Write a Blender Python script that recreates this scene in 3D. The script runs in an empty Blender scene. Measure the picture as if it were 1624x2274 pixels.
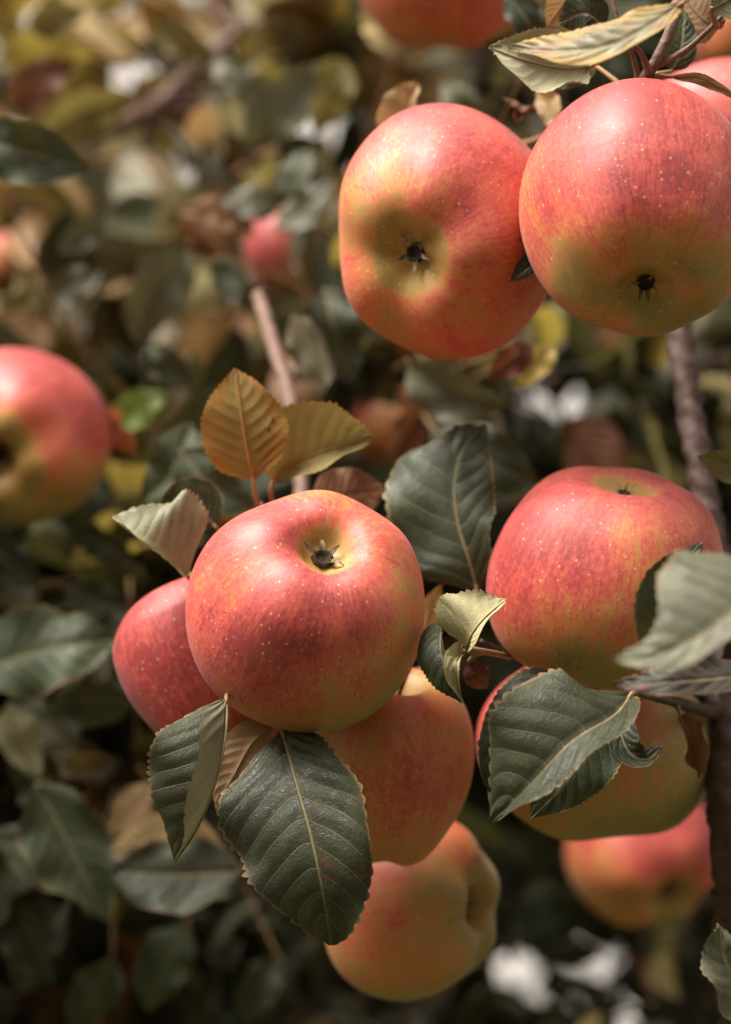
import bpy, math, random
import numpy as np
from mathutils import Vector, Matrix, Quaternion

random.seed(7)
rng = np.random.default_rng(11)
sc = bpy.context.scene
COL = sc.collection
rad = math.radians

# ------------------------------------------------------------------ camera
PITCH = rad(13.0)
CAM = np.array([0.0, 0.0, 1.70])
FWD = np.array([0.0, math.cos(PITCH), math.sin(PITCH)])
UPV = np.array([0.0, -math.sin(PITCH), math.cos(PITCH)])
RGT = np.array([1.0, 0.0, 0.0])
LENS, SENS, W0 = 85.0, 24.0, 0.244            # mm, mm, metres across the picture at the focus distance
D0 = LENS / SENS * W0
cd = bpy.data.cameras.new('camera')
cam = bpy.data.objects.new('camera', cd)
COL.objects.link(cam)
cam.location = CAM
cam.rotation_euler = (math.pi / 2 + PITCH, 0, 0)
cd.sensor_fit = 'HORIZONTAL'
cd.sensor_width = SENS
cd.lens = LENS
cd.clip_start = 0.02
cd.clip_end = 500
cd.dof.use_dof = True
cd.dof.focus_distance = D0
cd.dof.aperture_fstop = 5.2
cd.dof.aperture_blades = 0
sc.camera = cam

# ------------------------------------------------------------------ sky, sun, exposure
SUN_C = np.array([-0.47, 0.85, 0.12])          # towards the sun: right, up, towards the camera
SUN_W = SUN_C[0] * RGT + SUN_C[1] * UPV - SUN_C[2] * FWD
SUN_W /= np.linalg.norm(SUN_W)
wd = bpy.data.worlds.new('World')
sc.world = wd
wd.use_nodes = True
wn = wd.node_tree.nodes
wl = wd.node_tree.links
bg = wn['Background']
sky = wn.new('ShaderNodeTexSky')
sky.sky_type = 'NISHITA'
sky.sun_disc = False
sky.sun_elevation = math.asin(SUN_W[2])
sky.sun_rotation = math.atan2(SUN_W[0], SUN_W[1])
sky.air_density = 1.0
sky.dust_density = 6.0
veil = wn.new('ShaderNodeMix')
veil.data_type = 'RGBA'
veil.inputs[0].default_value = 0.85            # thin high cloud over the blue
veil.inputs[7].default_value = (12.0, 10.7, 9.2, 1)
wl.new(sky.outputs[0], veil.inputs[6])
wl.new(veil.outputs[2], bg.inputs[0])
bg.inputs[1].default_value = 0.05
sl = bpy.data.lights.new('sun', 'SUN')
sl.energy = 5.0
sl.angle = rad(36)
sl.color = (1.0, 0.93, 0.84)
so = bpy.data.objects.new('sun', sl)
COL.objects.link(so)
so.rotation_euler = Vector(SUN_W).to_track_quat('Z', 'Y').to_euler()
so.location = (0, 0, 6)
sc.view_settings.view_transform = 'Standard'
sc.view_settings.look = 'None'
sc.view_settings.exposure = 1.18
sc.view_settings.gamma = 1.0
sc.cycles.use_adaptive_sampling = True
sc.cycles.adaptive_threshold = 0.02
sc.cycles.max_bounces = 5
sc.cycles.transmission_bounces = 4

# ------------------------------------------------------------------ helpers
PX = W0 / 1624.0                               # all picture measures are on a 1624 x 2274 sheet


def P(x, y, dz=0.0):
    k = (D0 + dz) / D0 * PX
    return CAM + FWD * (D0 + dz) + RGT * ((x - 812) * k) + UPV * ((1137 - y) * k)


def mpp(dz):
    return (D0 + dz) / D0 * PX


def C2W(v):
    v = np.asarray(v, float)
    return v[..., 0:1] * RGT + v[..., 1:2] * UPV - v[..., 2:3] * FWD


def mesh_obj(name, V, F, mat, parent=None, loc=None, smooth=True):
    V = np.asarray(V, float)
    if loc is not None:
        V = V - np.asarray(loc)
    me = bpy.data.meshes.new(name)
    me.from_pydata(V.tolist(), [], F if isinstance(F, list) else F.tolist())
    if smooth:
        me.polygons.foreach_set('use_smooth', [True] * len(me.polygons))
    me.materials.append(mat)
    me.update()
    o = bpy.data.objects.new(name, me)
    COL.objects.link(o)
    if parent is not None:
        o.parent = parent
        if loc is not None:
            o.location = Vector(loc) - world_loc(parent)
    elif loc is not None:
        o.location = loc
    return o


def world_loc(o):
    l = Vector(o.location)
    while o.parent is not None:
        o = o.parent
        l = l + o.location
    return l


def fattr(o, name, arr, typ='FLOAT'):
    a = o.data.attributes.new(name, typ, 'POINT')
    key = 'value' if typ == 'FLOAT' else 'vector'
    a.data.foreach_set(key, np.asarray(arr, np.float32).ravel())


def empty(name, loc, label, cat, group=None):
    o = bpy.data.objects.new(name, None)
    COL.objects.link(o)
    o.location = loc
    o.empty_display_size = 0.01
    o['label'] = label
    o['category'] = cat
    if group:
        o['group'] = group
    return o


def catmull(pts, n):
    pts = np.asarray(pts, float)
    if len(pts) == 2:
        t = np.linspace(0, 1, n)[:, None]
        return pts[0] * (1 - t) + pts[1] * t
    p = np.vstack([2 * pts[0] - pts[1], pts, 2 * pts[-1] - pts[-2]])
    seg = np.linalg.norm(np.diff(pts[:, :3], axis=0), axis=1)
    cum = np.concatenate([[0], np.cumsum(seg)])
    out = []
    for u in np.linspace(0, cum[-1], n):
        i = min(int(np.searchsorted(cum, u, 'right')) - 1, len(pts) - 2)
        t = (u - cum[i]) / max(seg[i], 1e-9)
        a, b, c, d = p[i], p[i + 1], p[i + 2], p[i + 3]
        out.append(0.5 * ((2 * b) + (c - a) * t + (2 * a - 5 * b + 4 * c - d) * t * t + (3 * b - a - 3 * c + d) * t ** 3))
    return np.array(out)


def norm(v):
    return v / np.maximum(np.linalg.norm(v, axis=-1, keepdims=True), 1e-12)


def tube(pts, radii, seg=10, rings=None, bump=0.0, seed=0):
    """points (n,3) and radii -> verts, faces of a closed, tapered tube"""
    pts = np.asarray(pts, float)
    rr = np.asarray(radii, float)
    n = rings or max(8, len(pts) * 6)
    c = catmull(np.hstack([pts, rr[:, None]]), n)
    ctr, r = c[:, :3], np.maximum(c[:, 3], 1e-5)
    T = norm(np.gradient(ctr, axis=0))
    a = np.array([0.31, 0.2, 0.93])
    R_ = np.random.default_rng(seed)
    V = []
    ph = R_.uniform(0, 6.28, 6)
    for i in range(n):
        u = norm(a - T[i] * a.dot(T[i]))
        a = u
        v = np.cross(T[i], u)
        for k in range(seg):
            th = 2 * math.pi * k / seg
            b = 1 + bump * (math.sin(3 * th + ph[0] + i * .35) * .5 + math.sin(i * 1.1 + ph[1] + 2 * th) * .5 + R_.normal() * .35)
            V.append(ctr[i] + r[i] * b * (math.cos(th) * u + math.sin(th) * v))
    F = []
    for i in range(n - 1):
        for k in range(seg):
            k2 = (k + 1) % seg
            F.append((i * seg + k, i * seg + k2, (i + 1) * seg + k2, (i + 1) * seg + k))
    F.append(tuple(range(seg - 1, -1, -1)))
    F.append(tuple((n - 1) * seg + k for k in range(seg)))
    return np.array(V), F, ctr


# ------------------------------------------------------------------ node helpers
class NT:
    def __init__(self, name):
        self.m = bpy.data.materials.new(name)
        self.m.use_nodes = True
        self.t = self.m.node_tree
        self.t.nodes.clear()
        self.out = self.t.nodes.new('ShaderNodeOutputMaterial')

    def n(self, typ, **kw):
        nd = self.t.nodes.new(typ)
        for k, v in kw.items():
            setattr(nd, k, v)
        return nd

    def put(self, sock, v):
        if isinstance(v, bpy.types.NodeSocket):
            self.t.links.new(v, sock)
        elif v is not None:
            if hasattr(sock.default_value, '__len__') and not hasattr(v, '__len__'):
                v = [v] * len(sock.default_value)
            if hasattr(sock.default_value, '__len__') and len(sock.default_value) == 4 and len(v) == 3:
                v = tuple(v) + (1,)
            sock.default_value = v

    def math(self, op, a, b=None, c=None, clamp=False):
        nd = self.n('ShaderNodeMath', operation=op, use_clamp=clamp)
        self.put(nd.inputs[0], a)
        self.put(nd.inputs[1], b)
        self.put(nd.inputs[2], c)
        return nd.outputs[0]

    def vmath(self, op, a, b=None):
        nd = self.n('ShaderNodeVectorMath', operation=op)
        self.put(nd.inputs[0], a)
        self.put(nd.inputs[1], b)
        return nd.outputs[0]

    def mix(self, f, a, b, blend='MIX'):
        nd = self.n('ShaderNodeMix', data_type='RGBA', blend_type=blend)
        self.put(nd.inputs[0], f)
        self.put(nd.inputs[6], a)
        self.put(nd.inputs[7], b)
        return nd.outputs[2]

    def ss(self, x, lo, hi, a=0.0, b=1.0):
        nd = self.n('ShaderNodeMapRange', interpolation_type='SMOOTHSTEP')
        self.put(nd.inputs[0], x)
        nd.inputs[1].default_value = lo
        nd.inputs[2].default_value = hi
        nd.inputs[3].default_value = a
        nd.inputs[4].default_value = b
        return nd.outputs[0]

    def attr(self, name, vec=False):
        nd = self.n('ShaderNodeAttribute', attribute_name=name)
        return nd.outputs['Vector'] if vec else nd.outputs['Fac']

    def noise(self, vec, scale, detail=3.0, rough=0.55, color=False):
        nd = self.n('ShaderNodeTexNoise')
        if vec is not None:
            self.put(nd.inputs['Vector'], vec)
        nd.inputs['Scale'].default_value = scale
        nd.inputs['Detail'].default_value = detail
        nd.inputs['Roughness'].default_value = rough
        return nd.outputs[1 if color else 0]

    def voronoi(self, vec, scale, feature='F1', randomness=1.0):
        nd = self.n('ShaderNodeTexVoronoi', feature=feature)
        self.put(nd.inputs['Vector'], vec)
        nd.inputs['Scale'].default_value = scale
        nd.inputs['Randomness'].default_value = randomness
        return nd

    def ramp(self, f, stops):
        nd = self.n('ShaderNodeValToRGB')
        self.put(nd.inputs[0], f)
        cr = nd.color_ramp
        while len(cr.elements) < len(stops):
            cr.elements.new(0.5)
        for e, (p, c) in zip(cr.elements, stops):
            e.position = p
            e.color = tuple(c) + (1,)
        return nd.outputs[0]

    def bump(self, h, strength, dist, normal=None):
        nd = self.n('ShaderNodeBump')
        nd.inputs['Strength'].default_value = strength
        nd.inputs['Distance'].default_value = dist
        self.put(nd.inputs['Height'], h)
        if normal is not None:
            self.put(nd.inputs['Normal'], normal)
        return nd.outputs[0]

    def principled(self, color, rough=0.5, spec=0.5, normal=None, **kw):
        nd = self.n('ShaderNodeBsdfPrincipled')
        self.put(nd.inputs['Base Color'], color)
        self.put(nd.inputs['Roughness'], rough)
        self.put(nd.inputs['Specular IOR Level'], spec)
        if normal is not None:
            self.put(nd.inputs['Normal'], normal)
        for k, v in kw.items():
            self.put(nd.inputs[k], v)
        return nd.outputs[0]

    def done(self, shader):
        self.t.links.new(shader, self.out.inputs[0])
        return self.m


# ------------------------------------------------------------------ materials
def apple_material():
    t = NT('apple_skin')
    mer = t.attr('mer', True)                   # cos, sin, latitude
    pos = t.n('ShaderNodeTexCoord').outputs['Object']
    red = t.attr('red')
    basin = t.attr('basin')
    seed = t.attr('seed')
    mo = t.vmath('ADD', mer, t.n('ShaderNodeCombineXYZ').outputs[0])
    cmb = t.n('ShaderNodeCombineXYZ')
    t.put(cmb.inputs[0], seed)
    t.put(cmb.inputs[1], seed)
    t.put(cmb.inputs[2], seed)
    mo = t.vmath('ADD', mer, cmb.outputs[0])
    pp = t.vmath('ADD', pos, cmb.outputs[0])
    st1 = t.noise(t.vmath('MULTIPLY', mo, (5.0, 5.0, 1.1)), 1.0, 3)
    st2 = t.noise(t.vmath('MULTIPLY', mo, (22.0, 22.0, 2.6)), 1.0, 4, 0.65)
    st3 = t.noise(t.vmath('MULTIPLY', mo, (70.0, 70.0, 9.0)), 1.0, 3, 0.6)
    bl = t.noise(pp, 45.0, 3)
    fine = t.noise(pp, 520.0, 3, 0.7)
    f = t.math('ADD', red, t.math('MULTIPLY', t.math('SUBTRACT', st1, 0.5), 0.40))
    f = t.math('ADD', f, t.math('MULTIPLY', t.math('SUBTRACT', st2, 0.5), 0.48))
    f = t.math('ADD', f, t.math('MULTIPLY', t.math('SUBTRACT', st3, 0.5), 0.34))
    f = t.math('ADD', f, t.math('MULTIPLY', t.math('SUBTRACT', bl, 0.5), 0.92))
    med = t.noise(t.vmath('MULTIPLY', mo, (34.0, 34.0, 16.0)), 1.0, 4, 0.7)
    f = t.math('ADD', f, t.math('MULTIPLY', t.math('SUBTRACT', med, 0.5), 0.84))
    f = t.math('ADD', f, t.math('MULTIPLY', t.math('SUBTRACT', fine, 0.5), 0.75), clamp=True)
    col = t.ramp(f, [(0.0, (0.23, 0.185, 0.045)), (0.22, (0.34, 0.205, 0.052)), (0.42, (0.51, 0.175, 0.048)),
                     (0.60, (0.50, 0.092, 0.052)), (0.78, (0.45, 0.056, 0.048)), (1.0, (0.26, 0.026, 0.027))])
    gold = t.mix(t.math('MULTIPLY', st2, 0.8), (0.44, 0.20, 0.035), (0.26, 0.19, 0.035))
    col = t.mix(t.math('MULTIPLY', basin, t.ss(t.math('ADD', st2, basin), 0.5, 1.25), clamp=True), col, gold)
    # lenticels: small pale dots
    vd = t.voronoi(pp, 350.0)
    size = t.n('ShaderNodeSeparateColor')
    t.put(size.inputs[0], vd.outputs['Color'])
    lim = t.math('MULTIPLY_ADD', size.outputs[0], 0.17, 0.07)
    dot = t.math('SUBTRACT', 1.0, t.math('DIVIDE', vd.outputs['Distance'], lim), clamp=True)
    dot = t.ss(dot, 0.0, 0.55)
    keep = t.math('GREATER_THAN', size.outputs[1], 0.22)
    dot = t.math('MULTIPLY', t.math('MULTIPLY', dot, keep), 0.50)
    col = t.mix(dot, col, (0.72, 0.47, 0.30))
    vd2 = t.voronoi(pp, 640.0)
    s2 = t.n('ShaderNodeSeparateColor')
    t.put(s2.inputs[0], vd2.outputs['Color'])
    near = t.ss(t.math('ADD', t.noise(pp, 55.0, 2), t.math('MULTIPLY', basin, 0.4)), 0.42, 0.72)
    d2 = t.ss(t.math('SUBTRACT', 1.0, t.math('DIVIDE', vd2.outputs['Distance'], t.math('MULTIPLY_ADD', s2.outputs[0], 0.2, 0.1)), clamp=True), 0.0, 0.6)
    col = t.mix(t.math('MULTIPLY', t.math('MULTIPLY', d2, near), 0.42), col, (0.70, 0.44, 0.28))
    # dull brown freckles and faint scuffs
    vs = t.voronoi(pp, 95.0)
    frk = t.math('MULTIPLY', t.ss(vs.outputs['Distance'], 0.12, 0.03), 0.35)
    col = t.mix(frk, col, (0.20, 0.09, 0.04))
    sn = t.noise(pp, 38.0, 4, 0.6)
    scab = t.math('MULTIPLY', t.ss(t.noise(pp, 210.0, 4, 0.7), 0.66, 0.74), t.ss(sn, 0.56, 0.66))
    col = t.mix(t.math('MULTIPLY', scab, 0.55), col, (0.17, 0.085, 0.04))
    rus = t.math('MULTIPLY', t.ss(t.math('ADD', t.math('MULTIPLY', basin, 0.55), t.noise(t.vmath('MULTIPLY', mo, (16.0, 16.0, 6.0)), 1.0, 5, 0.75)), 0.92, 1.15), 0.6)
    col = t.mix(rus, col, (0.25, 0.15, 0.07))
    # wax bloom
    wax = t.ss(t.noise(pp, 28.0, 4, 0.6), 0.40, 0.80, 0.0, 0.09)
    col = t.mix(wax, col, (0.62, 0.36, 0.31))
    rough = t.ss(t.noise(pp, 60.0, 3), 0.3, 0.7, 0.50, 0.60)
    h = t.math('ADD', t.math('MULTIPLY', fine, 0.5), t.noise(pp, 160.0, 3))
    nrm = t.bump(h, 0.22, 0.0006)
    return t.done(t.principled(col, rough, 0.60, nrm, **{'Sheen Weight': 0.06, 'Sheen Roughness': 0.4}))


def leaf_material(name, top, under, vein, blot=(0.10, 0.03, 0.02), blotamt=0.0, edge=(0.24, 0.16, 0.075), edgeamt=0.7,
                  trans=(0.20, 0.17, 0.03), tamt=0.10, rough=0.42, detail=True, spec=0.22, vw=1.0, rim=None):
    t = NT(name)
    tc = t.n('ShaderNodeTexCoord').outputs['Object']
    lf = t.attr('lf', True)
    q = t.attr('q')
    side = t.attr('side')
    rnd = t.n('ShaderNodeObjectInfo').outputs['Random']
    seed = t.attr('seed')
    big = t.noise(tc, 70.0, 3)
    c = t.mix(t.ss(big, 0.3, 0.7), tuple(v * 0.75 for v in top), tuple(min(1, v * 1.3) for v in top))
    u = t.mix(t.ss(big, 0.3, 0.7), tuple(v * 0.85 for v in under), tuple(min(1, v * 1.15) for v in under))
    vary = t.math('FRACT', t.math('ADD', rnd, t.math('MULTIPLY', seed, 7.31)))
    if detail:
        dv = t.math('ABSOLUTE', t.math('SUBTRACT', t.math('FRACT', q), 0.5))
        aside = t.math('ABSOLUTE', side)
        vm = t.math('MULTIPLY', t.ss(dv, 0.035 * vw, 0.010 * vw), t.ss(aside, 1.0, 0.55, 0.35, 1.0))
        sx = t.n('ShaderNodeSeparateXYZ')
        t.put(sx.inputs[0], lf)
        mid = t.ss(t.math('ABSOLUTE', sx.outputs[1]), 0.0007, 0.0003)
        vm = t.math('MAXIMUM', vm, mid)
        warp = t.vmath('ADD', lf, t.vmath('SCALE', t.noise(lf, 300.0, 2, color=True), None))
        ve = t.voronoi(lf, 480.0, 'DISTANCE_TO_EDGE')
        net = t.ss(ve.outputs['Distance'], 0.10, 0.0)
        ve2 = t.voronoi(lf, 1300.0, 'DISTANCE_TO_EDGE')
        net2 = t.ss(ve2.outputs['Distance'], 0.14, 0.0)
        netm = t.math('MAXIMUM', t.math('MULTIPLY', net, 0.5), t.math('MULTIPLY', net2, 0.22))
        c = t.mix(t.math('MULTIPLY', netm, 0.30), c, vein)
        c = t.mix(t.math('MULTIPLY', vm, 0.62), c, vein)
        u = t.mix(t.math('MULTIPLY', netm, 0.5), u, tuple(v * 0.6 for v in under))
        u = t.mix(t.math('MULTIPLY', vm, 0.8), u, vein)
        em = t.math('MULTIPLY', t.ss(t.math('ADD', aside, t.math('MULTIPLY', t.math('SUBTRACT', big, 0.5), 0.10)), 0.945, 1.0), edgeamt)
        c = t.mix(em, c, edge)
        u = t.mix(em, u, edge)
        h = t.math('SUBTRACT', t.math('ADD', t.noise(lf, 900.0, 2), t.math('MULTIPLY', t.noise(lf, 260.0, 2), 1.2)), t.math('MULTIPLY', netm, 0.9))
        h = t.math('SUBTRACT', h, t.math('MULTIPLY', vm, 1.2))
        nrm = t.bump(h, 0.4, 0.00035)
    else:
        dv = t.math('ABSOLUTE', t.math('SUBTRACT', t.math('FRACT', q), 0.5))
        vm = t.math('MAXIMUM', t.ss(dv, 0.09, 0.02), t.ss(t.math('ABSOLUTE', side), 0.07, 0.03))
        c = t.mix(t.math('MULTIPLY', vm, 0.28), c, tuple(min(1, v * 2.6 + .02) for v in top))
        c = t.mix(t.ss(t.math('ABSOLUTE', side), 0.84, 0.97, 0.0, 0.65), c, (0.24, 0.15, 0.07))
        nrm = t.bump(t.math('SUBTRACT', t.math('MULTIPLY', dv, 1.5), vm), 0.5, 0.0012)
    if rim is not None and detail:
        rf = t.ss(t.math('ADD', aside, t.math('MULTIPLY', t.math('SUBTRACT', big, 0.5), 0.9)), 0.25, 1.0, 0.0, 0.85)
        c = t.mix(rf, c, rim)
        u = t.mix(rf, u, rim)
    if blotamt > 0:
        bm = t.ss(t.noise(tc, 110.0, 5, 0.65), 0.66 - 0.22 * blotamt, 0.80 - 0.2 * blotamt, 0.0, 0.85)
        c = t.mix(bm, c, blot)
        u = t.mix(t.math('MULTIPLY', bm, 0.6), u, blot)
    sp = t.ss(t.noise(tc, 420.0, 2), 0.70, 0.76, 0.0, 0.5)     # rust specks
    c = t.mix(sp, c, (0.12, 0.06, 0.025))
    back = t.n('ShaderNodeNewGeometry').outputs['Backfacing']
    col = t.mix(back, c, u)
    hsv = t.n('ShaderNodeHueSaturation')
    t.put(hsv.inputs['Color'], col)
    t.put(hsv.inputs['Hue'], t.math('MULTIPLY_ADD', vary, 0.04, 0.48))
    t.put(hsv.inputs['Value'], t.math('MULTIPLY_ADD', vary, 0.5, 0.75))
    col = hsv.outputs[0]
    rg = t.mix(back, t.ss(t.noise(tc, 130.0, 4, 0.65), 0.35, 0.65, rough - 0.12, rough + 0.16), (0.7,) * 3)
    p = t.principled(col, rg, t.mix(back, (spec,) * 3, (0.2,) * 3), nrm)
    tr = t.n('ShaderNodeBsdfTranslucent')
    t.put(tr.inputs[0], t.mix(0.5, trans, col) if detail else trans)
    mx = t.n('ShaderNodeMixShader')
    mx.inputs[0].default_value = tamt
    t.t.links.new(p, mx.inputs[1])
    t.t.links.new(tr.outputs[0], mx.inputs[2])
    return t.done(mx.outputs[0])


def plain(name, c1, c2, scale, rough=0.7, bump=0.3, dist=0.0006, spec=0.3):
    t = NT(name)
    tc = t.n('ShaderNodeTexCoord').outputs['Object']
    n1 = t.noise(tc, scale, 5, 0.65)
    c = t.mix(t.ss(n1, 0.3, 0.7), c1, c2)
    return t.done(t.principled(c, rough, spec, t.bump(t.noise(tc, scale * 2.5, 4), bump, dist)))


def bark(name, c1, c2, lent=(0.30, 0.20, 0.15)):
    t = NT(name)
    tc = t.n('ShaderNodeTexCoord').outputs['Object']
    n1 = t.noise(tc, 130.0, 5, 0.7)
    c = t.mix(t.ss(n1, 0.3, 0.7), c1, c2)
    v = t.voronoi(tc, 240.0)
    c = t.mix(t.ss(v.outputs['Distance'], 0.22, 0.1, 0.0, 0.6), c, lent)
    h = t.math('ADD', t.noise(tc, 400.0, 4), t.math('MULTIPLY', n1, 1.5))
    return t.done(t.principled(c, 0.62, 0.35, t.bump(h, 0.5, 0.001)))


M = {}
M['skin'] = apple_material()
M['sepal'] = plain('dried_sepal', (0.05, 0.03, 0.018), (0.24, 0.17, 0.10), 500, 0.85)
M['core'] = plain('calyx_hollow', (0.010, 0.007, 0.005), (0.04, 0.026, 0.015), 600, 0.95)
M['stalk'] = plain('apple_stalk', (0.11, 0.065, 0.03), (0.20, 0.13, 0.06), 400, 0.6)
M['twig'] = bark('twig_bark', (0.095, 0.05, 0.036), (0.185, 0.11, 0.084), (0.2, 0.14, 0.11))
M['bark'] = bark('dark_bark', (0.030, 0.015, 0.011), (0.075, 0.040, 0.031), (0.11, 0.07, 0.055))
M['petiole'] = plain('petiole', (0.22, 0.115, 0.05), (0.30, 0.19, 0.09), 300, 0.55)
M['petiole_green'] = plain('petiole_green', (0.16, 0.13, 0.06), (0.25, 0.20, 0.10), 300, 0.55)
M['rib'] = plain('midrib', (0.17, 0.14, 0.07), (0.24, 0.19, 0.10), 300, 0.6)
M['rib_rust'] = plain('midrib_rust', (0.26, 0.12, 0.03), (0.34, 0.17, 0.05), 300, 0.6)
G_TOP, G_UND, G_VEIN = (0.034, 0.044, 0.024), (0.21, 0.20, 0.125), (0.15, 0.135, 0.075)
M['green'] = leaf_material('leaf_green', G_TOP, G_UND, G_VEIN, blotamt=0.25)
M['dark'] = leaf_material('leaf_dark', (0.026, 0.034, 0.020), (0.17, 0.17, 0.11), (0.15, 0.14, 0.08), blotamt=0.15)
M['blotchy'] = leaf_material('leaf_blotchy', (0.030, 0.035, 0.020), (0.19, 0.18, 0.11), (0.17, 0.15, 0.09), blot=(0.11, 0.04, 0.028), blotamt=0.45)
M['redrim'] = leaf_material('leaf_red_rim', (0.045, 0.045, 0.034), (0.20, 0.14, 0.09), (0.13, 0.10, 0.07), blot=(0.13, 0.045, 0.03), blotamt=0.5, edge=(0.42, 0.15, 0.08), edgeamt=0.9)
M['pale'] = leaf_material('leaf_pale', (0.095, 0.10, 0.068), (0.26, 0.24, 0.16), (0.22, 0.19, 0.12), blotamt=0.15, edge=(0.26, 0.17, 0.08))
M['olive'] = leaf_material('leaf_olive', (0.12, 0.10, 0.036), (0.19, 0.155, 0.065), (0.22, 0.15, 0.06), blotamt=0.3, trans=(0.30, 0.22, 0.05), tamt=0.25, edge=(0.30, 0.15, 0.04))
M['rust'] = leaf_material('leaf_rust', (0.15, 0.105, 0.03), (0.18, 0.125, 0.034), (0.22, 0.10, 0.025), blotamt=0.2, blot=(0.22, 0.08, 0.02), trans=(0.42, 0.20, 0.03), tamt=0.28, vw=1.9, rim=(0.24, 0.118, 0.026), edge=(0.36, 0.16, 0.03))
M['tan'] = leaf_material('leaf_tan', (0.30, 0.20, 0.10), (0.40, 0.28, 0.15), (0.22, 0.13, 0.06), blotamt=0.4, blot=(0.22, 0.10, 0.05), trans=(0.4, 0.24, 0.09), tamt=0.3, edge=(0.34, 0.18, 0.08))
M['pinkish'] = leaf_material('leaf_pinkish', (0.20, 0.15, 0.10), (0.30, 0.22, 0.13), (0.26, 0.19, 0.10), blot=(0.24, 0.11, 0.085), blotamt=1.0, edge=(0.32, 0.2, 0.08))
M['turning'] = leaf_material('leaf_turning', (0.16, 0.15, 0.095), (0.24, 0.2, 0.11), (0.24, 0.19, 0.10), blot=(0.22, 0.12, 0.085), blotamt=.7, rim=(0.30, 0.19, 0.05), edge=(0.32, 0.2, 0.07))
M['sage'] = leaf_material('leaf_sage', (0.15, 0.15, 0.10), (0.28, 0.24, 0.145), (0.27, 0.22, 0.12), blotamt=0.2, edge=(0.30, 0.19, 0.09), tamt=.15)
M['brown'] = leaf_material('leaf_brown', (0.13, 0.055, 0.03), (0.20, 0.10, 0.055), (0.10, 0.05, 0.03), blotamt=0.5, trans=(0.30, 0.11, 0.03), tamt=0.2)
M['yellow'] = leaf_material('leaf_yellow', (0.24, 0.17, 0.045), (0.30, 0.22, 0.08), (0.30, 0.18, 0.05), blotamt=0.35, trans=(0.5, 0.33, 0.05), tamt=0.35)
# simpler versions for leaves far out of focus
for k, (a, b, tr, ta) in {
        'b_green': ((0.034, 0.039, 0.021), (0.13, 0.125, 0.078), (0.15, 0.14, 0.03), 0.18),
        'b_dark': ((0.016, 0.019, 0.011), (0.06, 0.057, 0.036), (0.08, 0.075, 0.02), 0.10),
        'b_pale': ((0.22, 0.205, 0.155), (0.36, 0.31, 0.22), (0.3, 0.26, 0.12), 0.25),
        'b_olive': ((0.155, 0.130, 0.055), (0.24, 0.20, 0.08), (0.36, 0.27, 0.05), 0.35),
        'b_tan': ((0.30, 0.19, 0.10), (0.42, 0.29, 0.17), (0.4, 0.24, 0.09), 0.3),
        'b_brown': ((0.12, 0.05, 0.028), (0.20, 0.10, 0.055), (0.28, 0.1, 0.03), 0.2),
        'b_yellow': ((0.22, 0.155, 0.04), (0.28, 0.20, 0.07), (0.40, 0.27, 0.05), 0.3),
        'b_lime': ((0.13, 0.17, 0.035), (0.2, 0.22, 0.08), (0.3, 0.36, 0.05), 0.45),
        'b_red': ((0.34, 0.08, 0.035), (0.36, 0.12, 0.06), (0.5, 0.12, 0.04), 0.3)}.items():
    M[k] = leaf_material('leaf_' + k, a, b, a, trans=tr, tamt=ta, detail=False, blotamt=0.2, rough=0.46)


# ------------------------------------------------------------------ ground
def ground():
    n = 24
    xs = np.linspace(-1, 1, n)
    g = np.sign(xs) * np.abs(xs) ** 3 * 200
    V, F = [], []
    for y in g:
        for x in g:
            V.append((x, y, 0.05 * math.sin(x * .7) * math.cos(y * .5)))
    for j in range(n - 1):
        for i in range(n - 1):
            F.append((j * n + i, j * n + i + 1, (j + 1) * n + i + 1, (j + 1) * n + i))
    o = mesh_obj('ground', V, F, plain('orchard_grass', (0.05, 0.06, 0.02), (0.10, 0.09, 0.035), 6, 0.95, 0.6, 0.03))
    o['kind'] = 'structure'


ground()

# ------------------------------------------------------------------ leaves
WPROF = [(0, 0.0), (.03, .20), (.08, .46), (.16, .74), (.27, .93), (.4, 1.0), (.54, .96), (.68, .80), (.80, .56), (.90, .30), (.96, .12), (1, 0.0)]


def prof(tab, s):
    xs = np.array([p[0] for p in tab])
    ys = np.array([p[1] for p in tab])
    # smooth by sampling a linear table with a small window
    return (np.interp(s, xs, ys) + np.interp(np.clip(s - .02, 0, 1), xs, ys) + np.interp(np.clip(s + .02, 0, 1), xs, ys)) / 3 * (s > 0) * (s < 1) + 0.0


def over(v, s):
    """a number, or a list of values spread evenly from base to tip"""
    if hasattr(v, '__len__'):
        return np.interp(s, np.linspace(0, 1, len(v)), v)
    return np.full_like(s, float(v))


LEAF_SEED = [0]


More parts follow.
